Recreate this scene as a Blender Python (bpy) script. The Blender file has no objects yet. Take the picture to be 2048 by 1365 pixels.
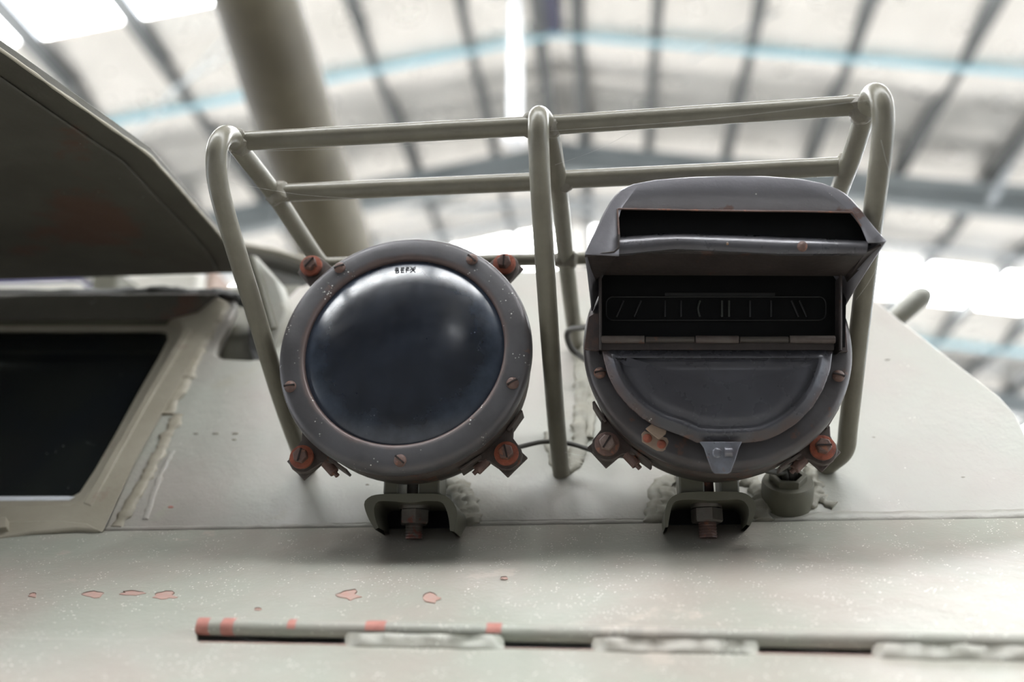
import bpy, math, random
from mathutils import Vector, Matrix, noise
R = math.radians
rnd = random.Random(7)
SC = bpy.context.scene
COL = SC.collection

# ------------------------------------------------------------------ camera, world, exposure
PITCH, YAW, LENS = R(18.5), R(5.5), 35.0
F = LENS / 36.0 * 2048
CAM = Vector((0, 0, 1.7))
cam = bpy.data.cameras.new('camera')
cam.lens = LENS; cam.sensor_width = 36; cam.clip_start = 0.02; cam.clip_end = 300
cam.dof.use_dof = True; cam.dof.focus_distance = 0.775; cam.dof.aperture_fstop = 2.8
co = bpy.data.objects.new('camera', cam); COL.objects.link(co)
co.location = CAM; co.rotation_euler = (R(90) + PITCH, 0, YAW)
SC.camera = co
w = bpy.data.worlds.new('world'); SC.world = w; w.use_nodes = True
w.node_tree.nodes['Background'].inputs[0].default_value = (0.86, 0.93, 1.0, 1)
w.node_tree.nodes['Background'].inputs[1].default_value = 2.3
SC.view_settings.view_transform = 'Standard'; SC.view_settings.look = 'None'
SC.view_settings.exposure = 0.85; SC.view_settings.gamma = 1
SC.view_settings.use_curve_mapping = False
SKYLIGHT = 11.5
SC.cycles.use_denoising = True
SC.cycles.max_bounces = 8; SC.cycles.diffuse_bounces = 5; SC.cycles.glossy_bounces = 4
SC.cycles.sample_clamp_indirect = 6

# ------------------------------------------------------------------ where a viewed direction meets a world plane
def ray(px, py):
    r = (px - 1024) / F; up = (682.5 - py) / F
    fh = math.cos(PITCH) - up * math.sin(PITCH); z = math.sin(PITCH) + up * math.cos(PITCH)
    return Vector((r * math.cos(YAW) - fh * math.sin(YAW), r * math.sin(YAW) + fh * math.cos(YAW), z))
def at(px, py, Y): v = ray(px, py); return CAM + v * (Y / v.y)
def atd(px, py, d): return CAM + ray(px, py) * d
def atz(px, py, z): v = ray(px, py); return CAM + v * ((z - CAM.z) / v.z)
def onp(px, py, p0, n, off=0.0):
    v = ray(px, py); return CAM + v * ((p0 + n * off - CAM).dot(n) / v.dot(n))
A_UP, A_LO = R(54), R(26)
CREASE = Vector((0, .85, 1.7 + .1225))
N_UP = Vector((0, -math.sin(A_UP), math.cos(A_UP)))
N_LO = Vector((0, -math.sin(A_LO), math.cos(A_LO)))
def up_(px, py, off=0.0): return onp(px, py, CREASE, N_UP, off)
def lo_(px, py, off=0.0): return onp(px, py, CREASE, N_LO, off)

# ------------------------------------------------------------------ materials
def mat(name, base, base2=None, rough=.5, metal=0., nscale=20., rust=None, rust_amt=0., rscale=40., specks=0.,
        speck_col=(.92, .91, .86), bump=.15, bscale=300., edge=None, edge_w=.5, spec=.5, rough_var=.12, dist=None, extra=None):
    m = bpy.data.materials.new(name); m.use_nodes = True
    nt = m.node_tree; N = nt.nodes; L = nt.links; b = N['Principled BSDF']
    tc = N.new('ShaderNodeTexCoord')
    def noi(sc, det=4, ro=.6):
        n = N.new('ShaderNodeTexNoise'); n.inputs['Scale'].default_value = sc; n.inputs['Detail'].default_value = det
        n.inputs['Roughness'].default_value = ro; L.new(tc.outputs['Object'], n.inputs['Vector']); return n.outputs['Fac']
    def ramp(fac, lo, hi, smooth=True):
        r = N.new('ShaderNodeMapRange'); r.inputs[1].default_value = lo; r.inputs[2].default_value = hi
        r.interpolation_type = 'SMOOTHSTEP' if smooth else 'LINEAR'; L.new(fac, r.inputs[0]); return r.outputs[0]
    def mix(fac, c1, c2):
        x = N.new('ShaderNodeMix'); x.data_type = 'RGBA'
        if hasattr(fac, 'links'): L.new(fac, x.inputs[0])
        else: x.inputs[0].default_value = fac
        for s, c in ((6, c1), (7, c2)):
            if hasattr(c, 'links'): L.new(c, x.inputs[s])
            else: x.inputs[s].default_value = (*c, 1)
        return x.outputs[2]
    def math_(op, a, bb):
        x = N.new('ShaderNodeMath'); x.operation = op
        for i, c in enumerate((a, bb)):
            if hasattr(c, 'links'): L.new(c, x.inputs[i])
            else: x.inputs[i].default_value = c
        return x.outputs[0]
    n1 = noi(nscale); col = mix(ramp(n1, .3, .7), base, base2 or tuple(c * .82 for c in base))
    if dist:      # a tint that grows with the distance from the object's own axis (dirt or rust on the thing itself)
        sx = N.new('ShaderNodeSeparateXYZ'); L.new(tc.outputs['Object'], sx.inputs[0])
        rr = math_('SQRT', math_('ADD', math_('POWER', sx.outputs[0], 2.), math_('POWER', sx.outputs[2], 2.)), 0.)
        rr = math_('ADD', rr, math_('MULTIPLY', math_('SUBTRACT', noi(60, 5), .5), dist[3]))
        col = mix(math_('MULTIPLY', ramp(rr, dist[0], dist[1]), dist[4] if len(dist) > 4 else 1.), col, dist[2])
    if rust:
        n2 = noi(rscale, 6, .65); fac = ramp(n2, .72 - rust_amt, .76 - rust_amt * .8)
        col = mix(fac, col, rust)
    if edge:
        g = N.new('ShaderNodeNewGeometry'); pf = ramp(g.outputs['Pointiness'], .5 + .02, .5 + .02 + .12 * (1 - edge_w) + .02)
        pf = math_('MULTIPLY', pf, ramp(noi(90, 5), .3, .6)); col = mix(pf, col, edge)
    if specks:
        v = N.new('ShaderNodeTexVoronoi'); v.inputs['Scale'].default_value = 330; L.new(tc.outputs['Object'], v.inputs['Vector'])
        sz = ramp(v.outputs['Distance'], .26, .12)
        sel = ramp(noi(55, 3), .68 - specks * .25, .8 - specks * .25)
        col = mix(math_('MULTIPLY', sz, math_('MULTIPLY', sel, .75)), col, speck_col)
    L.new(col, b.inputs['Base Color'])
    rv = ramp(noi(nscale * 2.3), .25, .75, False)
    L.new(math_('ADD', math_('MULTIPLY', rv, rough_var), rough - rough_var / 2), b.inputs['Roughness'])
    b.inputs['Metallic'].default_value = metal; b.inputs['Specular IOR Level'].default_value = spec
    if bump:
        bp = N.new('ShaderNodeBump'); bp.inputs['Strength'].default_value = bump; bp.inputs['Distance'].default_value = .0006
        L.new(math_('ADD', noi(bscale, 5), math_('MULTIPLY', noi(bscale * .12, 3), 3.)), bp.inputs['Height']); L.new(bp.outputs[0], b.inputs['Normal'])
    return m
def emis(name, col, s):
    m = bpy.data.materials.new(name); m.use_nodes = True; b = m.node_tree.nodes['Principled BSDF']
    b.inputs['Base Color'].default_value = (.8, .8, .8, 1)
    b.inputs['Emission Color'].default_value = (*col, 1); b.inputs['Emission Strength'].default_value = s; return m
PRIMER = (.42, .13, .10)
RUST = (.16, .065, .04)
M = {}
M['hull'] = mat('hull paint', (.365, .37, .325), (.365, .335, .30), rough=.38, nscale=7, rust=(.36, .345, .29), rust_amt=.14, rscale=9, specks=.2, bump=.55, bscale=420, rough_var=.16)
M['hull_low'] = mat('dusty hull paint', (.33, .338, .288), (.345, .31, .27), rough=.44, nscale=9, rust=(.41, .37, .32), rust_amt=.1, rscale=16, specks=.8, bump=.6, bscale=300, rough_var=.2)
M['tube'] = mat('guard paint', (.178, .166, .128), (.145, .133, .102), rough=.34, nscale=35, rust=PRIMER, rust_amt=.02, rscale=48, bump=.25, bscale=350)
M['tube_mid'] = mat('weld paint', (.178, .163, .126), (.14, .125, .10), rough=.45, nscale=60, rust=(.2, .11, .07), rust_amt=.08, rscale=70, bump=.7, bscale=220)
M['weld'] = mat('painted weld', (.32, .31, .262), (.27, .255, .21), rough=.5, nscale=60, bump=.8, bscale=160)
M['frame'] = mat('window frame paint', (.36, .33, .265), (.31, .28, .22), rough=.5, nscale=16, rust=(.30, .25, .2), rust_amt=.1, rscale=22, bump=.3, bscale=300)
M['olive_dark'] = mat('shaded olive paint', (.075, .07, .055), (.06, .055, .043), rough=.6, nscale=12, rust=(.085, .05, .035), rust_amt=.17, rscale=7, specks=.12, bump=.3)  # visor and window top: the shade beneath is put into this darker colour
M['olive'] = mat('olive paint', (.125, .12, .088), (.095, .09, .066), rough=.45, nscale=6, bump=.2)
M['barrel'] = mat('gun barrel paint', (.16, .138, .095), (.11, .093, .065), rough=.55, nscale=5, bump=.1, bscale=60)
M['bezel'] = mat('grey bezel metal', (.100, .097, .104), (.074, .070, .074), rough=.42, metal=.25, nscale=26, rust=(.13, .09, .08), rust_amt=.07, rscale=55,
                 specks=.5, bump=.2, edge=(.14, .09, .075), dist=(.0865, .0815, (.15, .10, .088), .007, .7))
M['bezel_r'] = mat('blackened bezel metal', (.072, .068, .072), (.052, .046, .046), rough=.4, metal=.3, nscale=22, rust=(.09, .055, .045), rust_amt=.1, rscale=45,
                 specks=.2, bump=.25, edge=(.13, .08, .065))
M['housing'] = mat('lamp housing', (.06, .052, .045), (.045, .035, .03), rough=.55, metal=.2, nscale=30, rust=(.12, .055, .035), rust_amt=.16, bump=.4)
M['hood'] = mat('hood metal', (.215, .21, .232), (.195, .188, .205), rough=.4, metal=.3, nscale=20, rust=(.17, .115, .105), rust_amt=.09, rscale=22, specks=.2, bump=.3)
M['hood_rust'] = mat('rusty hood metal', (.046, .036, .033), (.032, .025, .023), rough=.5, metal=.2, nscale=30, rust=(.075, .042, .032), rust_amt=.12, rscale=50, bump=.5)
M['door'] = mat('shutter metal', (.075, .076, .088), (.055, .053, .06), rough=.28, metal=.3, nscale=14, rust=(.13, .075, .06), rust_amt=.05, rscale=40, specks=.18, bump=.15,
                dist=(.080, .090, (.10, .065, .055), .02, .7))
M['cavity'] = mat('lamp cavity black', (.006, .006, .006), (.004, .004, .004), spec=.15, rough=.5, nscale=30, bump=.1)  # black carries the shade of the hollows in its colour
M['dim'] = mat('dim flute glass', (.035, .038, .03), rough=.4, bump=0)
M['dim2'] = mat('black louver edge', (.012, .0115, .011), rough=.5, bump=0)
M['lip'] = mat('lip metal', (.11, .11, .12), (.085, .08, .085), rough=.3, metal=.4, nscale=30, rust=(.15, .08, .065), rust_amt=.04, rscale=40, bump=.3)
M['rust'] = mat('orange rust', (.31, .085, .045), (.16, .05, .035), rough=.8, nscale=90, bump=1., bscale=420)
M['rust_bolt'] = mat('rusted bolt', (.155, .09, .072), (.11, .065, .055), rough=.55, nscale=120, rust=(.24, .10, .06), rust_amt=.15, rscale=160, bump=.8, bscale=420)
M['rust_grey'] = mat('grey rusted bolt', (.22, .17, .15), (.16, .105, .09), rough=.5, nscale=110, bump=.6, bscale=420)
M['lug'] = mat('lug metal', (.10, .085, .075), (.07, .05, .045), rough=.55, metal=.2, nscale=60, rust=(.14, .06, .04), rust_amt=.12, rscale=70, bump=.5)
M['slot'] = mat('slot shadow metal', (.02, .012, .01), rough=.8, bump=0)
M['tab'] = mat('worn catch metal', (.22, .23, .26), (.15, .14, .155), rough=.32, metal=.6, nscale=80, rust=(.26, .13, .10), rust_amt=.14, rscale=70, bump=.4)
M['clip'] = mat('khaki clip metal', (.27, .20, .15), (.22, .15, .11), rough=.5, nscale=90, rust=(.42, .21, .09), rust_amt=.12, rscale=120, bump=.4)
M['nut'] = mat('galvanised nut', (.16, .15, .135), (.12, .10, .085), rough=.5, metal=.4, nscale=70, rust=(.17, .06, .045), rust_amt=.12, rscale=45, bump=.4)
M['cable'] = mat('cable rubber', (.055, .052, .045), rough=.55, nscale=60, bump=.2)
M['primer'] = mat('red primer', (.50, .22, .18), (.42, .17, .14), rough=.7, nscale=150, bump=.5)
M['primer_pale'] = mat('dusty red primer', (.42, .25, .21), (.40, .29, .25), rough=.7, nscale=200, bump=.5)
M['chip_edge'] = mat('chip shadow', (.09, .045, .035), rough=.8, bump=0)
M['rubber'] = mat('black rubber seal', (.03, .03, .026), (.02, .02, .018), rough=.6, nscale=30, bump=.5)
M['sill'] = mat('glass edge painted lit', (.75, .78, .82), rough=.3, bump=0)  # white stands for the light that the glass edge catches
M['text'] = mat('moulded letters', (.03, .033, .04), rough=.3, bump=0)
M['web'] = mat('cobweb', (.8, .8, .78), rough=.6, bump=0)
# setting
M['foil'] = mat('roof insulation foil', (.93, .895, .85), (.84, .81, .765), rough=.30, metal=.72, nscale=1.1, bump=0, rough_var=.1)
M['purlin'] = mat('purlin steel', (.16, .165, .165), (.12, .125, .125), rough=.55, nscale=2, bump=0)
M['rafter'] = mat('rafter steel', (.36, .39, .40), (.30, .33, .335), rough=.5, nscale=1.5, bump=0)
M['blue'] = mat('pale blue paint', (.50, .74, .82), (.44, .69, .78), rough=.5, nscale=2, bump=0)
M['white'] = mat('white paint', (.85, .86, .88), rough=.5, nscale=2, bump=0)
M['grey_tie'] = mat('pale grey paint', (.66, .70, .73), rough=.5, nscale=2, bump=0)
M['violet'] = mat('dark violet fitting', (.10, .10, .16), rough=.5, nscale=2, bump=0)
M['navy'] = mat('navy cloth', (.05, .045, .12), rough=.8, nscale=4, bump=0)
M['floor'] = mat('pale concrete', (.34, .33, .315), (.27, .262, .25), rough=.7, nscale=.6, bump=0)
M['wall'] = mat('painted wall sheet', (.42, .43, .43), (.36, .37, .37), rough=.6, nscale=.5, bump=0)
M['wall_dark'] = mat('dark wall sheet', (.06, .062, .066), rough=.6, nscale=.5, bump=0)
M['brown'] = mat('brown post paint', (.35, .25, .2), rough=.6, nscale=8, bump=0)
M['pale'] = mat('pale hatch paint', (.62, .60, .54), (.5, .48, .42), rough=.5, nscale=8, bump=0)
M['sky'] = emis('translucent roof sheet', (.97, .99, 1.0), SKYLIGHT)
M['gable'] = emis('bright gable window', (.97, .99, 1.0), 2.6)
# dark glass
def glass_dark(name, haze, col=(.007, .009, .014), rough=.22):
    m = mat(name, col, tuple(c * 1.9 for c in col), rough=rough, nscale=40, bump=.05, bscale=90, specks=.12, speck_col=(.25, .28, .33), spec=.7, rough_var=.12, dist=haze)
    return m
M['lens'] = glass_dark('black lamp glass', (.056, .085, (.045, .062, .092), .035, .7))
M['pane'] = mat('window glass', (.010, .013, .016), (.016, .019, .018), rough=.12, nscale=10, bump=0, spec=.5, specks=.05)

# ------------------------------------------------------------------ mesh helpers
class MB:
    def __init__(s): s.v = []; s.f = []
    def add(s, vs, fs):
        b = len(s.v); s.v += [Vector(q) for q in vs]; s.f += [tuple(i + b for i in f) for f in fs]; return s
    def box(s, c, size, rot=None):
        rot = rot or Matrix.Identity(3); vs = []
        for i in range(8):
            vs.append(Vector(c) + rot @ Vector(((i & 1) - .5, ((i >> 1) & 1) - .5, ((i >> 2) & 1) - .5)) * 1.0 if False else
                      Vector(c) + rot @ Vector((((i & 1) - .5) * size[0], (((i >> 1) & 1) - .5) * size[1], (((i >> 2) & 1) - .5) * size[2])))
        return s.add(vs, [(0, 2, 3, 1), (4, 5, 7, 6), (0, 1, 5, 4), (2, 6, 7, 3), (0, 4, 6, 2), (1, 3, 7, 5)])
    def prism(s, pts, vec):
        n = len(pts); vec = Vector(vec); pts = [Vector(p) for p in pts]
        return s.add(pts + [p + vec for p in pts], [tuple(range(n))[::-1], tuple(range(n, 2 * n))] + [(i, (i + 1) % n, n + (i + 1) % n, n + i) for i in range(n)])
    def loft(s, loops, closed=True, cap0=False, cap1=False):
        n = len(loops[0]); vs = [p for l in loops for p in l]; fs = []
        for k in range(len(loops) - 1):
            for i in range(n if closed else n - 1):
                j = (i + 1) % n; fs.append((k * n + i, k * n + j, (k + 1) * n + j, (k + 1) * n + i))
        if cap0: fs.append(tuple(range(n))[::-1])
        if cap1: fs.append(tuple((len(loops) - 1) * n + i for i in range(n)))
        return s.add(vs, fs)
    def tube(s, path, r, n=16, caps=True, jit=0., seed=0, flat=None):
        path = [Vector(p) for p in path]; T = []
        for i in range(len(path)):
            T.append((path[min(i + 1, len(path) - 1)] - path[max(i - 1, 0)]).normalized())
        u = T[0].orthogonal().normalized(); loops = []
        for i, p in enumerate(path):
            u = (u - T[i] * u.dot(T[i])).normalized(); vv = T[i].cross(u)
            rr = r[i] if isinstance(r, (list, tuple)) else r; lp = []
            for k in range(n):
                a = 2 * math.pi * k / n; d = u * math.cos(a) + vv * math.sin(a); q = rr
                if jit: q *= 1 + jit * noise.noise((p + d * rr) * 160 + Vector((seed, 0, 0))) * 2
                o = d * q
                if flat: o = o - flat[0] * o.dot(flat[0]) * (1 - flat[1])
                lp.append(p + o)
            loops.append(lp)
        return s.loft(loops, True, caps, caps)
    def lathe(s, prof, c, n=64, axis='Y', cap0=False, cap1=False):
        c = Vector(c); loops = []
        for r, y in prof:
            lp = []
            for k in range(n):
                a = 2 * math.pi * k / n; x, z = r * math.cos(a), r * math.sin(a)
                lp.append(c + (Vector((x, y, z)) if axis == 'Y' else Vector((x, z, y)) if axis == 'Z' else Vector((y, x, z))))
            loops.append(lp)
        return s.loft(loops, True, cap0, cap1)
    def blob(s, c, rad, seed=0, amp=.25, n=10, freq=120):
        c = Vector(c); rad = Vector(rad) if hasattr(rad, '__len__') else Vector((rad,) * 3); m = n; vs = []; fs = []
        for i in range(m + 1):
            for k in range(2 * m):
                th = math.pi * i / m; ph = math.pi * k / m
                d = Vector((math.sin(th) * math.cos(ph), math.sin(th) * math.sin(ph), math.cos(th)))
                q = Vector((d.x * rad.x, d.y * rad.y, d.z * rad.z))
                vs.append(c + q * (1 + amp * noise.noise((c + q) * freq + Vector((seed, seed, 0))) * 1.6))
        for i in range(m):
            for k in range(2 * m): fs.append((i * 2 * m + k, i * 2 * m + (k + 1) % (2 * m), (i + 1) * 2 * m + (k + 1) % (2 * m), (i + 1) * 2 * m + k))
        return s.add(vs, fs)
def smooth_path(pts, k=8):
    pts = [Vector(p) for p in pts]; out = []
    for i in range(len(pts) - 1):
        p0 = pts[max(i - 1, 0)]; p1 = pts[i]; p2 = pts[i + 1]; p3 = pts[min(i + 2, len(pts) - 1)]
        for j in range(k):
            t = j / k; out.append(.5 * ((2 * p1) + (p2 - p0) * t + (2 * p0 - 5 * p1 + 4 * p2 - p3) * t * t + (3 * p1 - p0 - 3 * p2 + p3) * t ** 3))
    return out + [pts[-1]]
def resample(pts, n, closed=True):
    pts = [Vector(p) for p in pts]; q = pts + ([pts[0]] if closed else []); L = [0]
    for i in range(1, len(q)): L.append(L[-1] + (q[i] - q[i - 1]).length)
    out = []; m = n if closed else n - 1; j = 0
    for i in range(n):
        d = L[-1] * i / m
        while j < len(L) - 2 and L[j + 1] < d: j += 1
        t = (d - L[j]) / max(L[j + 1] - L[j], 1e-9); out.append(q[j].lerp(q[j + 1], min(max(t, 0), 1)))
    return out
OFF = {}
XF = None      # a rigid tilt applied to the parts of a lamp while it is being built
def obj(name, mb, m, parent=None, sharp=35, loc=None, bevel=0, kind=None, label=None):
    """links one mesh object; mb is in world coordinates, parent an Empty or a part"""
    if XF: mb.v = [XF(v) for v in mb.v]
    me = bpy.data.meshes.new(name); base = OFF.get(parent.name, Vector()) if parent else Vector()
    o0 = Vector(loc) if loc is not None else base
    me.from_pydata([v - o0 for v in mb.v], [], mb.f); me.validate()
    import bmesh
    bm = bmesh.new(); bm.from_mesh(me); bmesh.ops.remove_doubles(bm, verts=bm.verts, dist=1e-6)
    bmesh.ops.recalc_face_normals(bm, faces=bm.faces); bm.to_mesh(me); bm.free()
    me.shade_smooth(); me.set_sharp_from_angle(angle=R(sharp)); me.materials.append(m)
    o = bpy.data.objects.new(name, me); COL.objects.link(o); o.parent = parent; o.location = o0 - base
    OFF[o.name] = o0.copy()
    if bevel:
        b = o.modifiers.new('bevel', 'BEVEL'); b.width = bevel; b.segments = 2; b.limit_method = 'ANGLE'; b.angle_limit = R(40)
    if kind: o['kind'] = kind
    if label: o['label'] = label
    return o
def thing(name, loc, label, cat, group=None):
    e = bpy.data.objects.new(name, None); COL.objects.link(e); e.location = loc; e.empty_display_size = .05
    OFF[e.name] = Vector(loc); e['label'] = label; e['category'] = cat
    if group: e['group'] = group
    return e
def tag(o, label, cat, group=None):
    o['label'] = label; o['category'] = cat
    if group: o['group'] = group
def struct(name, mb, m, parent=None, **k):
    o = obj(name, mb, m, parent, **k)
    if not parent: o['kind'] = 'structure'
    return o

# ================================================================== THE HANGAR
RU, RW, RK = -.45, 1.7 + 6.95, .165
HALF = 15.0; V0, V1 = -7.0, 44.0
def roof_z(u): return RW - RK * abs(u - RU)
fl = MB().box((RU, (V0 + V1) / 2, -.1), (HALF * 2 + 8, V1 - V0, .2))
struct('floor', fl, M['floor'])
for nm, sx in (('wall_left', -1), ('wall_right', 1)):
    zt = roof_z(RU + sx * HALF)
    wl = struct(nm, MB().box((RU + sx * (HALF + .1), (V0 + V1) / 2, zt - .7), (.2, V1 - V0, 1.4)).box((RU + sx * (HALF + .1), (V0 + V1) / 2, .4), (.2, V1 - V0, .8)), M['wall'])
    for k in range(9):
        obj('post', MB().box((RU + sx * (HALF - .02), V0 + .3 + (V1 - V0 - .6) * k / 8, zt / 2), (.3, .3, zt)), M['rafter'], wl)
for nm, y in (('wall_back', V1), ('wall_front', V0)):
    struct(nm, MB().prism([(RU - HALF, y, 0), (RU + HALF, y, 0), (RU + HALF, y, roof_z(RU + HALF)), (RU, y, RW), (RU - HALF, y, roof_z(RU - HALF))], (0, .2, 0)), M['wall_dark'])
g = struct('window_1', MB().box((.9, V0 + .23, 7.15), (1.2, .04, .6)), M['gable'])  # unseen window, added for the bright spot reflected in the left lens
obj('window_frame', MB().box((.9, V0 + .24, 7.56), (1.66, .1, .07)).box((.9, V0 + .24, 6.74), (1.66, .1, .07)).box((.11, V0 + .24, 7.15), (.07, .1, .75)).box((1.69, V0 + .24, 7.15), (.07, .1, .75)), M['white'], g)
# roof root: ridge flashing
ceil = struct('ceiling', MB().box((RU, (V0 + V1) / 2, RW + .22), (.5, V1 - V0, .03)), M['foil'])
PU = [-.24, .64, 1.67, 2.72, 3.85, 4.95]
while PU[-1] < HALF - 1.3: PU.append(PU[-1] + 1.09)
PUL = [-.66, -1.42, -2.51, -3.58, -4.63, -5.68]
while PUL[-1] > -HALF + .4: PUL.append(PUL[-1] - 1.09)
SKY0, SKYW, PER = 15.05, 1.6, 8.42
NB = list(range(-5, 5))
def sag(v):     # the insulation hangs in a slow wave along every bay
    t = ((v - (SKY0 + SKYW)) % PER)
    k = [(0, 0), (.5, -.05), (1.4, -.24), (2.9, .02), (3.6, .05), (4.2, -.05), (5.4, -.16), (6.82, 0)]
    for (a, za), (b, zb) in zip(k, k[1:]):
        if t <= b:
            s = (t - a) / (b - a); s = s * s * (3 - 2 * s); return za + (zb - za) * s
    return 0
def roof_panel(u0, u1, v0, v1, nu, nv, seed):
    vs = []; fs = []
    for side in (0, 1):
        for j in range(nv + 1):
            for i in range(nu + 1):
                u = u0 + (u1 - u0) * i / nu; v = v0 + (v1 - v0) * j / nv
                bul = -.018 * math.sin(math.pi * j / nv)
                z = roof_z(u) + .10 + sag(v) * .8 + bul + .035 * noise.noise(Vector((u * .9, v * .8, seed))) + .022 * noise.noise(Vector((u * .7, v * 3.2, 3))) + .006 * noise.noise(Vector((u * 3, v * 9, 9)))
                vs.append((u, v, z + side * .04))
    a = (nu + 1) * (nv + 1)
    for j in range(nv):
        for i in range(nu):
            q = j * (nu + 1) + i; fs.append((q, q + 1, q + nu + 2, q + nu + 1)); fs.append((a + q, a + q + nu + 1, a + q + nu + 2, a + q + 1))
    return MB().add(vs, fs)
for bi in NB:
    a = SKY0 + SKYW + bi * PER; b = a + PER - SKYW
    near = bi in (-2, -1, 0)
    for s_, (u0, u1) in enumerate(((RU, RU + HALF), (RU - HALF, RU))):
        n = 6 if near else 2
        for k in range(n):
            v0 = a + (b - a) * k / n; v1 = a + (b - a) * (k + 1) / n - .012
            obj('roof_panel', roof_panel(u0, u1, v0, v1, 44 if near else 12, 16 if near else 4, 0), M['foil'], ceil, sharp=60)
# translucent sheets, one between each pair of purlins; one mesh shared
def sky_mesh(w_, slope):
    return MB().prism([(-w_ / 2, -SKYW / 2, w_ / 2 * slope), (w_ / 2, -SKYW / 2, -w_ / 2 * slope), (w_ / 2, SKYW / 2, -w_ / 2 * slope), (-w_ / 2, SKYW / 2, w_ / 2 * slope)], (0, 0, .01))
for lst, sg in ((PU, 1), (PUL, -1)):
    shared = None
    for i in range(len(lst) - 1):
        u0, u1 = lst[i], lst[i + 1]; wd = abs(u1 - u0) - .1; uc = (u0 + u1) / 2
        me = None
        for bi in range(-4, 5):
            c = Vector((uc, SKY0 + SKYW / 2 + bi * PER, roof_z(uc) + .13))
            if me is None:
                o = obj('skylight_panel', sky_mesh(wd, RK * sg), M['sky'], ceil, loc=(0, 0, 0)); me = o.data
            else:
                o = bpy.data.objects.new('skylight_panel', me); COL.objects.link(o); o.parent = ceil
            o.location = c
# purlins: lipped channels running the length of the roof
for u in PU[:14] + PUL[:14]:
    z = roof_z(u); v0, v1 = V0, V1
    big = .13 if u in (-.24, -.66) else .085
    mb = MB()
    for y in (0,):
        mb.box((u, (v0 + v1) / 2, z - .05), (.012, v1 - v0, .17)); mb.box((u + big / 2, (v0 + v1) / 2, z - .135), (big, v1 - v0, .012)); mb.box((u + big / 2, (v0 + v1) / 2, z + .035), (big, v1 - v0, .012))
        mb.box((u + big, (v0 + v1) / 2, z - .12), (.012, v1 - v0, .03))
    obj('purlin', mb, M['purlin'], ceil)
# portal frames
for v in [12.0 + PER * k for k in (-3, -2, -1, 0, 1, 2, 3)]:
    for sg in (1, -1):
        mb = MB()
        def seg(zo, h, wy):
            mb.prism([(RU, v - wy / 2, RW - zo - h), (RU + sg * HALF, v - wy / 2, roof_z(RU + sg * HALF) - zo - h), (RU + sg * HALF, v - wy / 2, roof_z(RU + sg * HALF) - zo), (RU, v - wy / 2, RW - zo)], (0, wy, 0))
        seg(.14, .02, .2); seg(.16, .34, .012); seg(.50, .02, .2)
        obj('rafter', mb, M['rafter'], ceil)
    if v > 0 and v < 22:       # apex splice plate and haunch stiffeners
        for uu in (RU - 1.6, RU + 1.6, 5.1, 5.65, -4.4):
            obj('stiffener', MB().box((uu, v - .07, roof_z(uu) - .33), (.014 if abs(uu - RU) < 2 else .05, .13, .33)), M['rafter'], ceil)
        obj('splice_plate', MB().box((RU, v - .04, RW - .36), (.03, .2, .44)), M['rafter'], ceil)
# ties that follow the slope, painted pale blue, and paler grey ones between
for v, mt, r in [(9.5, 'blue', .038), (17.9, 'blue', .045), (13.95, 'grey_tie', .05), (1.1, 'blue', .045), (26.3, 'blue', .045)]:
    for sg in (1, -1):
        obj('tie_pipe', MB().tube([(RU, v, RW - .03 - .12), (RU + sg * HALF, v, roof_z(RU + sg * HALF) - .15)], r, 12), M[mt], ceil)
# second, lower horizontal member beyond the first portal
obj('roof_brace', MB().tube([at(620, 428, 13.2), at(1260, 398, 13.2)], .045, 10), M['grey_tie'], ceil)
obj('roof_brace', MB().tube([at(1720, 352, 11.7), at(2150, 385, 11.7)], .04, 10), M['rafter'], ceil)
obj('roof_brace', MB().tube([at(2075, 220, 11.5), at(1982, 405, 11.6)], .05, 10), M['grey_tie'], ceil)
for a, b, r in ((at(470, 60, 8.6), at(250, 40 + 250, 8.9), .02), (at(520, 70, 8.6), at(330, 190, 8.7), .02), (at(1560, 20, 9.0), at(1380, 120, 9.2), .02)):
    obj('wire_brace', MB().tube([a, b], .012, 8), M['rafter'], ceil)
# white hanging pole and the violet ridge fitting
p0, p1 = at(1042, -60, 8.9), at(1031, 288, 8.9)
pole = thing('hanging_pole', p1, 'white vertical pole hanging from the roof ridge above the guard', 'pole')
obj('tube', MB().tube([Vector((p1.x, p1.y, RW)), p1 + Vector((0, 0, .05))], .066, 16), M['white'], pole)
obj('end_fitting', MB().lathe([(0, 0), (.11, 0), (.12, .03), (.12, .12), (.06, .16)], p1, 16, 'Z'), M['white'], pole)
fx = at(1106, 40, 9.3)
fit = thing('ridge_lamp', fx, 'dark violet long lamp fitting hanging along the roof ridge', 'lamp')
obj('body', MB().box(fx + Vector((0, -.35, 0)), (.17, 1.1, .09)), M['violet'], fit, bevel=.01)
for dy in (-.7, .05): obj('hanger', MB().tube([fx + Vector((0, dy, .04)), Vector((fx.x, fx.y + dy, RW + .15))], .012, 8), M['violet'], fit)

# ================================================================== THE ARMOURED VEHICLE
VB = Vector((0, .85, 1.7))
veh = thing('armored_vehicle', VB, 'olive drab armoured vehicle front with sloping plates and driver window', 'vehicle')
def P(name, mb, m, **k):
    if 'weld' in name and 'sharp' not in k: k['sharp'] = 85
    return obj(name, mb, M[m], veh, **k)
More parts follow.
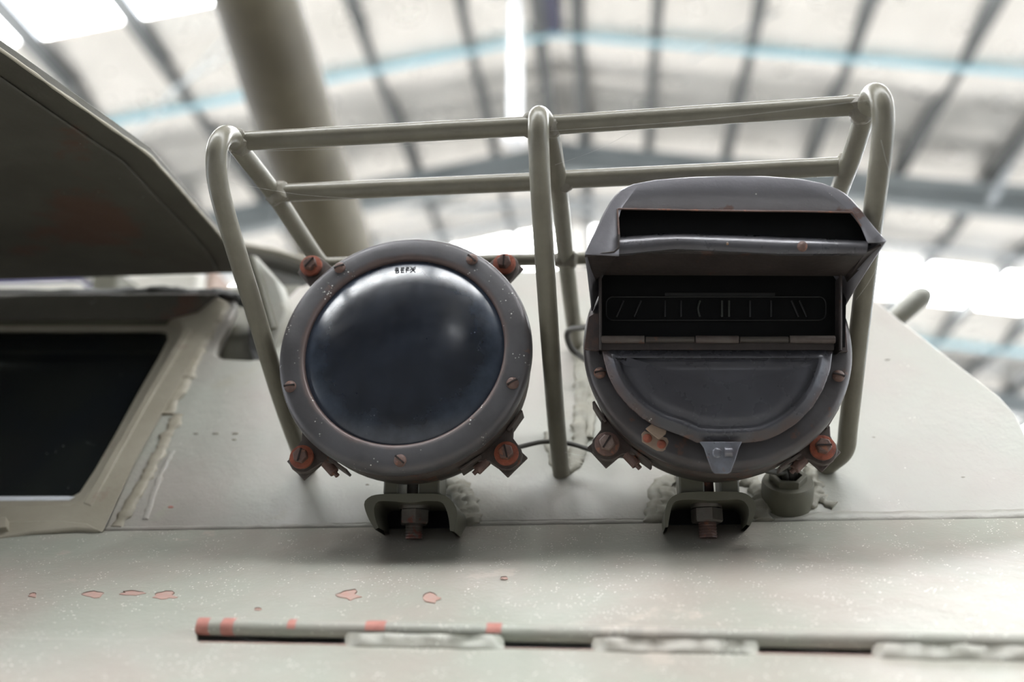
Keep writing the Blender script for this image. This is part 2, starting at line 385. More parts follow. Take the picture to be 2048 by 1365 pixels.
# upper plate outline, on the sloping plane
out = [(205, 1063), (420, 1056), (820, 1047), (1250, 1041), (1700, 1037), (2300, 1030), (2330, 960), (2110, 900), (2052, 870), (2032, 830), (2000, 794), (1940, 748), (1870, 694), (1800, 640),
       (1745, 596), (1690, 570), (1600, 556), (1420, 546), (1160, 538), (900, 546), (700, 556), (640, 562), (598, 574), (574, 598), (558, 640), (548, 700), (540, 716), (500, 721), (445, 718), (431, 709),
       (436, 690), (455, 650), (472, 612), (470, 600), (440, 596), (395, 640)]
P('upper_plate', MB().prism([up_(x, y) for x, y in out], -N_UP * .014), 'hull', bevel=.002)
# recess behind the notch, its shaded side put in as a black piece
P('notch_pocket', MB().prism([up_(x, y, -.03) for x, y in [(410, 580), (600, 570), (590, 760), (405, 750)]], -N_UP * .01), 'olive')
P('notch_shade', MB().prism([up_(x, y, -.001) for x, y in [(488, 612), (497, 640), (498, 690), (510, 722), (560, 722), (556, 640), (575, 596), (530, 590)]], -N_UP * .026), 'rubber')
# bright lower plate
def sheet(pxs, pys, f, m, name, th=-.01, kk=None):
    lo = []
    for y in pys: lo.append([f(x, y(x) if callable(y) else y) for x in pxs])
    return lo
xs = list(range(-260, 2400, 70))
rail_y = lambda x: 1262 + (x - 1000) * .0205
xs = list(range(-260, 380, 64)) + [384, 394, 398, 410] + list(range(450, 2400, 50))
def low_row(x, t):   # t = 0 crease .. 1 just above the rail, with a soft hollow below the crease
    yc = 1063 - (x - 205) * (26 / 1843); yr = rail_y(x) + 8
    off = -.0035 * math.exp(-((t - .18) / .12) ** 2) + .0015 * math.sin(x * .004) * t * (1 - t)
    return lo_(x, yc + (yr - yc) * t, off)
rows = [[low_row(x, t) for x in xs] for t in [0, .03, .07, .12, .17, .22, .28, .36, .46, .6, .75, .9, 1.0]]
for dy, o1, o0 in ((12, 0, 0), (15, -.014, 0), (33.5, -.014, .0005), (34, .0006, .0008), (37, .0016, .0012), (50, .002, .002), (90, .002, .002), (150, .001, .001), (260, .001, .001)):
    rows.append([lo_(x, rail_y(x) + dy, o1 if x > 395 else o0) for x in xs])
P('glacis_plate', MB().loft([[p + N_LO * -.012 for p in rows[0]]] + rows + [[p + N_LO * -.012 for p in rows[-1]]], closed=False), 'hull_low', sharp=50)
edge = MB().tube([lo_(x, rail_y(x) + 35.5, .0010) for x in range(400, 2300, 50)], .0006, 6)
P('plate_edge', edge, 'primer_pale')
# underside body so nothing shows through the plates
P('lower_hull', MB().box((0, 2.35, 1.05), (2.6, 2.7, 1.1)), 'olive')
P('nose', MB().prism([(-1.2, .40, 1.25), (-1.2, .40, 1.50), (-1.2, .62, 1.66), (-1.2, .87, 1.79), (-1.2, 1.1, 1.79), (-1.2, 1.1, 1.25)], (2.5, 0, 0)), 'olive')
# crease weld line
P('crease_weld', MB().tube([up_(x, 1060.5 - (x - 205) * (26 / 1843) + 1.3 * noise.noise(Vector((x * .03, 0, 0))), -.0008) for x in range(205, 2200, 12)], .0028, 10, jit=.16, flat=(N_UP, .8)), 'hull')
P('crease_weld', MB().tube([up_(x, 1046 - (x - 1000) * .0135 + 3 * noise.noise(Vector((x * .012, 2, 0))), -.001) for x in range(1540, 2250, 10)], [.0065 * min(1, .3 + k * .07) for k in range(71)], 12, jit=.10, flat=(N_UP, .45)), 'hull')
# vertical weld between the two upper plates, behind the middle guard tube
def bead(pts, r, f=up_, jit=.22, flat=.55, seed=0, nrm=N_UP, step=4):
    path = resample([f(x, y) for x, y in pts], max(4, int(sum(math.dist(pts[i], pts[i + 1]) for i in range(len(pts) - 1)) / step)), closed=False)
    path = [p + nrm * .0006 + Vector((noise.noise(p * 70), 0, noise.noise(p * 70 + Vector((5, 0, 0))))) * r * .35 for p in path]
    rr = [r * (1 + .06 * math.sin(i * 1.9 + seed) + .45 * noise.noise(Vector((i * .35, seed, 0)))) for i in range(len(path))]
    return MB().tube(path, rr, 10, jit=jit, seed=seed, flat=(nrm, flat))
P('weld_bead', bead([(1152, 640), (1163, 720), (1166, 800), (1158, 880), (1150, 930)], .0075, seed=2), 'weld')
P('weld_bead', bead([(1180, 720), (1183, 800), (1178, 880)], .0045, seed=5), 'weld')
P('weld_bead', bead([(1100, 870), (1112, 925), (1135, 940), (1160, 918)], .006, seed=9), 'weld')
P('weld_bead', bead([(395, 700), (365, 765), (330, 830)], .0085, seed=3, flat=.25), 'frame')
P('weld_bead', bead([(452, 590), (430, 640), (395, 700), (372, 760)], .009, seed=4, flat=.3, jit=.15), 'frame')
P('weld_bead', bead([(356, 830), (318, 910), (276, 985), (238, 1052)], .0062, seed=8, flat=.3, jit=.15), 'frame')
P('weld_bead', bead([(345, 905), (318, 960), (290, 1040)], .003, seed=6, flat=.3), 'hull')
# little weld pips on the plate
mbp = MB()
for x, y, r in ((392, 868, .004), (432, 868, .0045), (470, 868, .0045), (468, 880, .003), (1775, 720, .004), (1747, 875, .0022), (1926, 955, .0022), (925, 960, .003), (735, 970, .003)):
    mbp.blob(up_(x, y), (r * .8, r * .3, r * .3), seed=x, n=6)
P('weld_pip', mbp, 'weld', kind='stuff')
# ------------------------------------------------ window frame, glass, visor
NS = 96
def frame_loop(pts, off): return resample([up_(x, y, off) for x, y in pts], NS)
outer = [(205, 1066), (190, 1060), (-420, 1085), (-420, 588), (380, 590), (430, 592), (448, 602), (440, 625), (395, 705), (340, 800), (270, 925)]
hole = [(165, 1000), (140, 1012), (-380, 1016), (-380, 640), (340, 640), (362, 644), (368, 655), (350, 690), (305, 765), (260, 845), (205, 945)]
inner = [(160, 985), (138, 998), (-360, 1002), (-360, 664), (318, 664), (334, 668), (336, 680), (318, 715), (280, 780), (235, 862), (190, 940)]
def keyloop(pts, off, n=9):
    q = [up_(x, y, off) for x, y in pts]; res = []
    for i in range(len(q)):
        for k in range(n): res.append(q[i].lerp(q[(i + 1) % len(q)], k / n))
    return res
P('window_frame', MB().loft([keyloop(outer, -.012), keyloop(outer, .006), keyloop([(x + (6 if x > 0 else 0), y) if False else (x, y) for x, y in outer], .0065), keyloop(hole, .0065), keyloop(hole, -.016)]), 'frame', bevel=.0015)
P('window_seal', MB().loft([keyloop(hole, -.014), keyloop(hole, -.006), keyloop(inner, -.008), keyloop(inner, -.03)]), 'frame')
glass = P('window_pane', MB().prism([up_(x, y, -.024) for x, y in [(200, 1020), (-400, 1020), (-400, 650), (350, 650)]], -N_UP * .006), 'pane', label='dark glossy window glass')
P('window_sill', MB().prism([up_(x, y, -.007) for x, y in [(-360, 1004), (138, 1001), (150, 994), (136, 993), (-360, 994)]], -N_UP * .012), 'sill', label='glass edge painted lit')
P('top_seal', MB().tube(smooth_path([up_(x, y, .006) for x, y in [(-420, 588), (0, 588), (150, 587), (260, 586), (330, 582), (385, 588), (430, 586), (470, 594), (485, 606)]], 5), .006, 10, jit=.25), 'rubber')
P('brow_shade', MB().loft([[up_(x, 589, .022) for x in (-420, 0, 360, 440)], [up_(x, y, .008) for x, y in ((-420, 640), (0, 640), (335, 640), (395, 625))], [up_(x, y, -.020) for x, y in ((-420, 642), (0, 642), (335, 642), (395, 627))], [up_(x, 586, -.016) for x in (-420, 0, 360, 440)], [up_(x, 589, .022) for x in (-420, 0, 360, 440)]], closed=False, ), 'olive_dark', bevel=.001)  # dark slanted piece, added for the shadow band along the frame top
P('window_rail', MB().loft([[up_(x, 640, -.004) for x in (-420, 0, 340)], [up_(x, 664, -.010) for x in (-420, 0, 326)], [up_(x, 666, -.02) for x in (-420, 0, 326)]], closed=False), 'olive')
P('frame_strip', MB().prism([up_(x, y, .0075) for x, y in [(372, 655), (385, 660), (300, 800), (182, 1012), (166, 1006), (290, 790)]], -N_UP * .004), 'frame', bevel=.001)
P('frame_step', MB().prism([up_(x, y, .009) for x, y in [(-420, 1052), (0, 1042), (120, 1040), (175, 1046), (200, 1060), (150, 1058), (60, 1066), (0, 1078), (-420, 1094)]], -N_UP * .02), 'frame', bevel=.002)
P('frame_tab', MB().prism([up_(x, y, .015) for x, y in [(-40, 1036), (13, 1034), (13, 1054), (-40, 1058)]], -N_UP * .015), 'frame', bevel=.001)
# visor plate, swung up over the window
ZV = 1.7 + .445
vis = [(485, 546), (470, 512), (440, 470), (372, 392), (300, 311), (150, 205), (0, 99), (-330, -140)]
vp = [atz(x, y, ZV) for x, y in vis] + [Vector((-1.3, atz(-330, -140, ZV).y, ZV)), Vector((-1.3, 1.03, ZV))]
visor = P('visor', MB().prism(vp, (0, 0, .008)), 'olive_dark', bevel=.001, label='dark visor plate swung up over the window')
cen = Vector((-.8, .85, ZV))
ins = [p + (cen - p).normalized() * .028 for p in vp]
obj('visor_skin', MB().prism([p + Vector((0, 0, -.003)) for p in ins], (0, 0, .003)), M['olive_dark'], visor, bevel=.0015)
obj('visor_bead', MB().tube(resample(vp[:8], 60, False), .0014, 8, jit=.3), M['frame'], visor)
P('hinge_ear', MB().prism([at(x, y, 1.0) for x, y in [(498, 508), (512, 512), (538, 540), (556, 560), (566, 590), (572, 622), (560, 660), (545, 700), (530, 700), (505, 560)]], (.0, .03, 0)), 'hull', bevel=.003)
P('hinge_arm', MB().tube([at(500, 515, .99), at(520, 570, 1.0), at(545, 660, 1.0)], .006, 10), 'olive')
P('roof_rim', MB().prism([at(x, y, 1.28) for x, y in [(470, 492), (560, 508), (660, 540), (720, 560), (720, 590), (640, 568), (540, 540), (470, 530)]], (0, .2, .01)), 'olive_dark')
P('roof_lip', MB().tube([at(465, 487, 1.27), at(560, 505, 1.27), at(660, 537, 1.27), at(730, 562, 1.27)], .005, 8), 'frame')
# things on the vehicle roof glimpsed in the gap under the visor
for nm, x0, x1, y0, y1, Y, m in (('roof_coaming', -400, 158, 562, 640, 1.55, 'pale'), ('roof_post', 172, 238, 540, 640, 1.5, 'olive'), ('roof_box', 246, 396, 545, 640, 1.7, 'pale'), ('roof_bracket', 402, 428, 535, 640, 1.5, 'brown')):
    a, b = at(x0, y1, Y), at(x1, y0, Y)
    P(nm, MB().box(((a.x + b.x) / 2, Y + .04, (a.z + b.z) / 2), (abs(b.x - a.x), .08, abs(b.z - a.z))), m, bevel=.004)
a, b = at(-500, 620, 2.1), at(160, 548, 2.1)
cl = obj('cloth_cover', MB().box(((a.x + b.x) / 2, 2.25, (a.z + b.z) / 2), (b.x - a.x, .3, b.z - a.z)), M['navy'], bevel=.02)
tag(cl, 'navy blue folded cover lying on the vehicle roof behind the visor', 'cover')
# lifting horn at the right
hp = [at(1770, 655, 1.13), at(1800, 630, 1.12), at(1826, 608, 1.11), at(1845, 592, 1.105)]
hb = hp[0] + (hp[0] - hp[1]) * 1.6
P('lifting_horn', MB().tube([Vector((hb.x - .01, hb.y + .03, 1.62)), Vector((hb.x - .006, hb.y + .02, hb.z - .05)), hb] + hp + [hp[-1] + (hp[-1] - hp[-2]).normalized() * .006, hp[-1] + (hp[-1] - hp[-2]).normalized() * .010], [.014, .013, .0115, .0115, .0115, .0115, .0112, .009, .004], 20), 'hull')
# ------------------------------------------------ lamp brackets (welded channels) under both lamps
def bracket(pts_out, pts_in, Y, wx0, wx1, seed):
    o = [at(x, y, Y) for x, y in pts_out]; i = [at(x, y, Y) for x, y in pts_in]
    o = smooth_path(o, 4); i = smooth_path(i, 4); o = resample(o, 40, False); i = resample(i, 40, False)
    back = Vector((0, .125, .0))
    b = P('lamp_bracket', MB().loft([[p + back for p in o], o, [p.lerp(q, .0) for p, q in zip(i, o)], [p + back for p in i]], closed=False), 'olive', sharp=50)
    obj('bracket_shade', MB().prism([p + Vector((0, .05, 0)) for p in i], (0, .004, 0)), M['cavity'], b)  # black sheet put in for the shade inside the bracket
    for q in seed: P('bracket_weld', bead(q, .0075, seed=len(q) + q[0][0], flat=.6, jit=.3, step=3), 'weld')
bracket([(750, 1060), (736, 1036), (728, 1010), (734, 998), (752, 990), (800, 988), (840, 988), (878, 989), (898, 997), (914, 1022), (908, 1064)],
        [(757, 1056), (750, 1036), (748, 1016), (756, 1004), (780, 1003), (820, 1006), (850, 1003), (880, 1004), (890, 1014), (897, 1036), (900, 1062)], .79, 0, 0, ([(880, 958), (915, 972), (936, 1000), (942, 1030), (944, 1052)], [(912, 978), (924, 1010), (928, 1050)]    ))
bracket([(1330, 1056), (1330, 1026), (1337, 1002), (1354, 989), (1380, 985), (1420, 984), (1466, 984), (1492, 988), (1509, 1004), (1510, 1028), (1500, 1052)],
        [(1336, 1055), (1340, 1030), (1346, 1008), (1360, 1001), (1390, 1000), (1420, 1002), (1450, 1001), (1480, 1000), (1494, 1010), (1498, 1028), (1493, 1050)], .79, 0, 0, ([(1375, 955), (1340, 962), (1316, 984), (1308, 1015), (1304, 1048)], [(1342, 985), (1328, 1010), (1322, 1050)], [(1486, 960), (1512, 975), (1524, 1005), (1526, 1046)]))
# ------------------------------------------------ cable socket
sc_ = up_(1574, 1000)
ax = (N_UP * .9 + Vector((0, 0, .3))).normalized()
def ring_at(c, axv, r, n=40, ph=0):
    u = axv.orthogonal().normalized(); v = axv.cross(u); return [c + (u * math.cos(2 * math.pi * k / n) + v * math.sin(2 * math.pi * k / n)) * r for k in range(n)]
sock = P('cable_socket', MB().loft([ring_at(sc_ + ax * h, ax, r) for r, h in ((.0215, -.01), (.0215, .016), (.0205, .0185), (.0175, .0190), (.0125, .0190), (.0120, .0185), (.0120, .002), (.001, .002))]), 'olive', sharp=40)
obj('socket_nut', MB().loft([ring_at(sc_ + ax * h, ax, r, 6) for r, h in ((.0155, .0185), (.0155, .024), (.015, .0245), (.0115, .0245), (.0115, .016))]), M['olive'], sock, sharp=25)
P('socket_weld', bead([(1616, 940), (1630, 962), (1636, 985), (1628, 1006), (1600, 1020), (1565, 1024), (1532, 1012)], .0055, seed=7, flat=.6, jit=.35, step=3), 'weld')
P('socket_weld', bead([(1636, 990), (1654, 1008), (1668, 1014)], .0045, seed=17, flat=.5, jit=.4, step=3), 'weld')
P('socket_weld', bead([(1610, 935), (1622, 925)], .004, seed=21, flat=.5, jit=.4, step=3), 'weld')
# ------------------------------------------------ rail along the front with its weld runs
rail_pts = [lo_(x, rail_y(x) + 4, .0032) for x in range(398, 2330, 40)]
rail = P('guide_rail', MB().tube(rail_pts, .0056, 18), 'hull_low', label='round rail with flaking red patches')
def rail_weld(x0, x1, seed):
    mb = MB(); n = int((x1 - x0) / 7); lo = []
    for j in range(n + 1):
        x = x0 + (x1 - x0) * j / n; e = min(1, min(j, n - j) / 4.0); e = math.sqrt(max(e, .001)); row = []
        wob = noise.noise(Vector((x * .02, seed, 0))) * 5; rip = math.sin(x * .14 + noise.noise(Vector((x * .03, seed, 4))) * 3)
        for k in range(9):
            t = k / 8; y = rail_y(x) + 10 + wob * (1 - t) * .8 + (31 + wob * .4 + (3 if x > 1700 else 0)) * t
            q = min(1, max(0, (t - .45) / .55)); h = .0068 * e * (1 - t) ** .85 * (1 + .06 * rip * (1 - t) + .22 * noise.noise(Vector((x * .018, t * 1.2, seed))))
            row.append(lo_(x + (t - .5) * 8 * rip * .3, y, .001 + h))
        lo.append(row)
    mb.loft(lo, closed=False)
    P('rail_weld', mb, 'hull_low', sharp=60)
rail_weld(690, 1008, 1); rail_weld(1184, 1517, 2); rail_weld(1744, 2310, 3)
for x0, x1 in ((398, 424), (446, 474), (579, 596), (734, 774), (974, 1005)):
    pts = [lo_(x, rail_y(x) + 4, .0032) for x in (x0, (x0 + x1) / 2, x1)]
    s = .5 if x0 > 500 else 1
    mb = MB().tube(resample(pts, 8, False), [.0056, .00572, .00576, .00577, .00576, .00575, .00572, .0056], 18, jit=.012, seed=x0)
    if s < 1:
        c = pts[1]; keep = [f for f in mb.f if all((mb.v[i] - c).dot(Vector((0, -.3, .95))) > .0002 for i in f)]; mb.f = keep
    obj('primer_patch', mb, M['primer'], rail, sharp=60)
# flaked chips on the lower plate and the rail
def chip(px, py, wx, wy, seed, m='primer_pale'):
    pts = []
    for k in range(16):
        a = 2 * math.pi * k / 16; q = 1 + .9 * noise.noise(Vector((math.cos(a) * 1.4 + seed, math.sin(a) * 1.4, seed)))
        pts.append(lo_(px + math.cos(a) * wx * q, py + math.sin(a) * wy * q, .0007))
    c = P('paint_chip', MB().prism(pts, -N_LO * .0006), m)
    top = [p + N_LO * .0002 for p in pts[8:16]]
    obj('chip_rim', MB().tube(top, [.0001, .00025, .0003, .0003, .0003, .00025, .0002, .0001], 6), M['chip_edge'], c)
for a in ((188, 1189, 20, 5, 1), (262, 1187, 22, 4, 2), (332, 1192, 24, 7, 3), (66, 1191, 9, 3, 4), (860, 1196, 17, 7, 5), (700, 1190, 20, 8, 6), (1008, 1157, 8, 2, 7), (515, 1219, 7, 2, 8)): chip(*a)
c = up_(342, 1015, .0003)
P('paint_chip', MB().blob(c, (.003, .0006, .0014), n=6), 'primer')

# ================================================================== GUN BARREL
g0, g1 = atd(515, 0, 2.30), atd(662, 480, 2.56); gd = (g1 - g0).normalized()
gtop = g0 - gd * 1.2; gbot = g0 + gd * 1.25
gun = thing('gun_barrel', gbot, 'thick olive gun barrel slanting up behind the lamp guard', 'gun')
obj('barrel', MB().tube([gtop, g0, g1, gbot], [.098, .0985, .0985, .099], 40), M['barrel'], gun)
obj('muzzle', MB().tube([gtop - gd * .25, gtop - gd * .24, gtop + gd * .02], [.11, .125, .125], 32), M['barrel'], gun)
obj('mantlet', MB().blob(gbot + gd * .1 , (.32, .3, .3), amp=.02, n=14, freq=3), M['barrel'], gun)

# ================================================================== LAMP GUARD (bent tube)
guard = thing('lamp_guard', Vector((-.045, .86, 1.86)), 'olive tubular guard frame of three hoops and cross bars around the lamps', 'guard')
TR = .0078
def G(name, pts, r=TR, k=8, m='tube'): return obj(name, MB().tube(smooth_path(pts, k), r, 20), M[m], guard)
# hoops: front leg, crown, rear leg
# left
G('hoop', [up_(618, 948, -.006), atd(597, 895, .895), atd(560, 790, .865), atd(512, 630, .815), atd(463, 470, .775), atd(437, 372, .755), atd(433, 310, .748), atd(443, 278, .757), atd(460, 272, .785), atd(480, 300, .815),
           atd(548, 388, .868), atd(632, 515, .935), atd(700, 600, 1.0), up_(760, 665)])
# middle
G('hoop', [up_(1123, 948), atd(1119, 915, .885), atd(1109, 800, .85), atd(1096, 620, .80), atd(1084, 430, .757), atd(1078, 310, .737), atd(1077, 250, .735), atd(1079, 232, .752), atd(1093, 250, .79), atd(1104, 290, .81),
           atd(1119, 390, .85), atd(1132, 520, .925), atd(1146, 640, .99), up_(1152, 690)])
# right
G('hoop', [up_(1650, 935, .0), atd(1665, 925, .86), atd(1690, 900, .845), atd(1697, 850, .83), atd(1712, 720, .80), atd(1740, 480, .745), atd(1763, 300, .715), atd(1766, 225, .708), atd(1757, 192, .716), atd(1742, 192, .738),
           atd(1728, 235, .762), atd(1708, 300, .79), atd(1690, 350, .81), atd(1655, 440, .87), atd(1600, 560, .95), up_(1560, 640)])
def bar(a, b, r=TR, sag_=0): 
    mid = a.lerp(b, .5) + Vector((0, 0, sag_)); return G('cross_bar', [a, mid, b], r, 6)
bar(atd(478, 283, .81), atd(1092, 251, .785)); bar(atd(1094, 251, .785), atd(1730, 210, .757))
bar(atd(548, 387, .868), atd(1120, 362, .84)); bar(atd(1120, 360, .84), atd(1690, 333, .808))
bar(atd(645, 528, .945), atd(1132, 518, .925), .0058); bar(atd(1132, 518, .925), atd(1640, 500, .89), .0058)
def weldlump(name, items, m='tube_mid'):
    for k, (p, r) in enumerate(items):
        obj('weld', MB().blob(p, r, seed=k * 3 + 1, amp=.22, n=9, freq=140), M[m], guard)
weldlump('w', [(atd(480, 288, .808), (.0098, .009, .0098)), (atd(471, 270, .80), (.006, .006, .0055)), (atd(555, 388, .865), (.0105, .0095, .010)), (atd(1102, 252, .784), (.010, .009, .0098)), (atd(1058, 252, .787), (.0075, .0085, .0088)),
               (atd(1126, 364, .842), (.0105, .009, .010)), (atd(1138, 518, .922), (.0095, .009, .0095)), (atd(1712, 212, .758), (.0100, .009, .0100)), (atd(1722, 226, .758), (.009, .009, .009)), (atd(1690, 332, .808), (.010, .0095, .010)), (atd(1122, 519, .925), (.008, .008, .008))])
foot = obj('foot_weld', MB().blob(up_(1125, 930, -.004), (.013, .008, .009), amp=.3, n=9, freq=90).blob(up_(1152, 912, -.004), (.009, .007, .007), seed=4, amp=.3, n=9, freq=90), M['weld'], guard)

# ================================================================== LAMPS
LR = .1035
TILT = Matrix.Rotation(R(-6), 3, 'X')
def tilt_about(C): return lambda v: C + TILT @ (v - C)
def lp(C, px, py, dy=0.):      # the point of the untilted lamp that ends up in the given direction
    n = TILT @ Vector((0, -1, 0)); p0 = C + TILT @ Vector((0, dy, 0))
    return C + TILT.inverted() @ (onp(px, py, p0, n) - C)
def lamp_parts(root, C, right):
    """C is the centre of the bezel face; the lamp looks along -Y"""
    T = lambda x, y, z: C + Vector((x, y, z))
    bez = M['bezel_r'] if right else M['bezel']
    prof = [(.0812, .010), (.0812, .004), (.0818, .0016), (.0835, .0004), (.0865, .0), (.092, .0001), (.0975, .0006), (.1005, .0017), (.1022, .0038), (.1031, .007), (.1035, .010), (.1033, .0135), (.1015, .0145), (.099, .0145), (.099, .012)]
    if right: prof = [(.064, .0110), (.064, .0040), (.066, .0030), (.074, .0024)] + prof[3:]
    bz = obj('bezel', MB().lathe(prof, C, 128), bez, root, sharp=60, loc=C)
    # housing bowl
    obj('housing', MB().lathe([(.0985, .014), (.0985, .05), (.094, .068), (.082, .083), (.060, .094), (.03, .099), (.0, .100)], C, 72), M['housing'], root, sharp=50)
    cb = obj('clamp_band', MB().lathe([(.098, .020), (.1000, .0205), (.1005, .022), (.1005, .034), (.1, .0355), (.098, .036)], C, 96), M['lug'], root, sharp=40)
    return T, bz
def screw(parent, c, r, ang, seed=0, m='rust_bolt'):
    pr = [(0, -.0030), (r * .35, -.0029), (r * .7, -.0022), (r * .92, -.0010), (r, 0), (r, .003)]
    s = obj('screw', MB().lathe(pr, c, 24), M[m], parent, sharp=50)
    rot = Matrix.Rotation(-ang, 3, 'Y')
    obj('slot', MB().box(c + Vector((0, -.0024, 0)), (r * 1.8, .0018, r * .26), rot), M['slot'], s)
def lug(root, C, ang, bolt_ang, Yb=.0, mats=('rust', 'rust_bolt'), washer=.0097, R0=.1155, hexr=.0062, back=.030):
    d = Vector((math.cos(ang), 0, math.sin(ang))); t = Vector((-d.z, 0, d.x))
    c = C + d * R0 + Vector((0, back, 0))
    # strap ear: plate from the band out round the bolt
    pts = [C + d * .098 + t * .021, C + d * .103 + t * .019, C + d * .108 + t * .0135]
    for k in range(9):
        a = math.pi / 2 - math.pi * k / 8; pts.append(C + d * (R0 + .0005 + .0115 * math.cos(a)) + t * (.0122 * math.sin(a)))
    pts += [C + d * .108 - t * .0135, C + d * .103 - t * .019, C + d * .098 - t * .021]
    o = obj('lug', MB().prism([p + Vector((0, back + .004, 0)) for p in pts], (0, .005, 0)), M['lug'], root, bevel=.0008)
    # bent side flanges along the band
    for s in (1, -1):
        aa = ang + s * .24; base = C + Vector((math.cos(aa), 0, math.sin(aa))) * .1025 + Vector((0, back + .008, 0))
        rot = Matrix.Rotation(-(ang + math.pi / 2 + s * .20), 3, 'Y')
        obj('flange', MB().box(base, (.020, .016, .0022), rot), M['lug'], o, bevel=.0005)
    # small pinch screw beside the lug
    q = C + d * .1055 - t * .0195 * (1 if math.cos(ang) < 0 else -1) * (-1 if math.sin(ang) > 0 else 1) * -1 + Vector((0, back + .008, 0))
    obj('pinch_screw', MB().tube([q - t * .006, q - t * .0055, q + t * .006, q + t * .0065], [.003, .0042, .0042, .003], 12).tube([q - t * .009, q + t * .01], .002, 8), M['rust_bolt'], o)
    # square locking plate whose corners poke out
    obj('lock_plate', MB().box(c + Vector((0, .012, 0)), (.0225, .003, .0225), Matrix.Rotation(-(ang), 3, 'Y')), M['lug'], o, bevel=.0006)
    obj('collar', MB().lathe([(.009, .0045), (.0092, .001), (.0092, -.0005)], c, 28), M['lug'], o)
    w_ = obj('washer', MB().lathe([(.003, -.0022), (washer * .9, -.0022), (washer, -.0016), (washer, .0008), (washer * .9, .0014)], c, 36), M[mats[0]], o, sharp=50)
    b = obj('bolt', MB().loft([ring_at(c + Vector((0, h, 0)), Vector((0, -1, 0)), rr, 6) for rr, h in ((hexr, -.0015), (hexr, -.0062), (hexr * .9, -.0072), (.0002, -.0074))]), M[mats[1]], root, sharp=25, bevel=.0005)
    obj('slot', MB().box(c + Vector((0, -.0070, 0)), (hexr * 1.75, .0018, .0013), Matrix.Rotation(-bolt_ang, 3, 'Y')), M['slot'], b)
    return o
def foot_parts(root, C, m_nut, blocks, nutpx, studpx, Y=.80):
    # two foot cheeks under the housing with the stud between them, nut below the bracket
    for x0, x1, y0, y1 in blocks:
        a, b = at(x0, y1, Y), at(x1, y0, Y)
        obj('foot_block', MB().box(((a.x + b.x) / 2, Y + .016, (a.z + b.z) / 2 + .004), (b.x - a.x, .036, b.z - a.z + .008)), M['olive'], root, bevel=.0015)
    a, b = at(nutpx[0], nutpx[3], Y), at(nutpx[1], nutpx[2], Y); c = Vector(((a.x + b.x) / 2, Y + .014, a.z)); r = (b.x - a.x) / 2; h = b.z - a.z
    obj('stud', MB().tube([c + Vector((0, 0, -.012)), c + Vector((0, 0, h + .03))], r * .58, 20).loft([ring_at(c + Vector((0, 0, -.0115 + i * .0011)), Vector((0, 0, 1)), r * (.62 if i % 2 else .54), 20) for i in range(12)]), M[m_nut], root)
    n = obj('nut', MB().loft([ring_at(c + Vector((0, 0, q)), Vector((0, 0, 1)), rr, 6) for rr, q in ((r * .6, 0), (r * .98, 0), (r * 1.06, .0015), (r * 1.06, h * .72), (r, h * .76))]).lathe([(r * 1.02, h * .76), (r * 1.04, h * .8), (r * 1.04, h * .98), (r * .6, h)], c, 24, 'Z'), M['nut'], root, sharp=28)

# ---- left lamp
CL = at(806, 695, .747)
XF = tilt_about(CL)
ll = thing('headlamp', Vector((CL.x, CL.y + .05, CL.z - .115)), 'round headlamp with black domed glass in a grey bezel, left lamp', 'headlamp')
T, bz = lamp_parts(ll, CL, False)
LP = []
for k in range(22):
    r = .0815 * math.sin(math.pi / 2 * k / 21); q = r / .0815
    LP.append((r, .0050 - .0145 * (1 - .42 * q ** 2 - .58 * q ** 4)))
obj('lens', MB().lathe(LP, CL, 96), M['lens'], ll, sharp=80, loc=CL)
obj('reflector', MB().lathe([(.0812, .011), (.0812, .013), (.05, .05), (.0, .06)], CL, 48), M['cavity'], ll)
for x, y, a in ((674, 529, 20), (942, 522, -45), (1029, 768, 30), (800, 932, -40), (580, 774, 5)):
    p = lp(CL, x, y); dv = (p - CL).normalized() * .0948
    screw(bz, CL + dv + Vector((0, -.0004, 0)), .0049, R(a), x)
def lug_at(root, C, px, py, bolt, **k):
    p = lp(C, px, py, .026); d = p - C; lug(root, C, math.atan2(d.z, d.x), R(bolt), R0=math.hypot(d.x, d.z), **k)
lug_at(ll, CL, 620, 528, 52); lug_at(ll, CL, 1008, 524, 88); lug_at(ll, CL, 601, 912, 80); lug_at(ll, CL, 1012, 905, 103)
XF = None
foot_parts(ll, CL, 'nut', ((767, 799, 952, 990), (836, 880, 952, 990)), (793, 852, 1006, 1045), None)
# moulded letters at the top of the glass
cu = bpy.data.curves.new('lettering', 'FONT'); cu.body = 'BEFX'; cu.size = .0068; cu.extrude = .0004; cu.align_x = 'CENTER'; cu.align_y = 'CENTER'; cu.space_character = 1.25
tmp = bpy.data.objects.new('lettering_curve', cu); COL.objects.link(tmp); bpy.context.view_layer.update()
lm = bpy.data.meshes.new_from_object(tmp); bpy.data.objects.remove(tmp)
lt = bpy.data.objects.new('lettering', lm); COL.objects.link(lt); lt.parent = ll
pt = lp(CL, 811, 541, .001); rr_ = math.hypot(pt.x - CL.x, pt.z - CL.z); q_ = rr_ / .0815
pt.y = CL.y + .0050 - .0145 * (1 - .42 * q_ ** 2 - .58 * q_ ** 4) - .0010
lt.location = tilt_about(CL)(pt) - OFF[ll.name]; lt.rotation_euler = (R(90) - R(6) - R(28), 0, 0); lm.materials.clear(); lm.materials.append(M['text'])

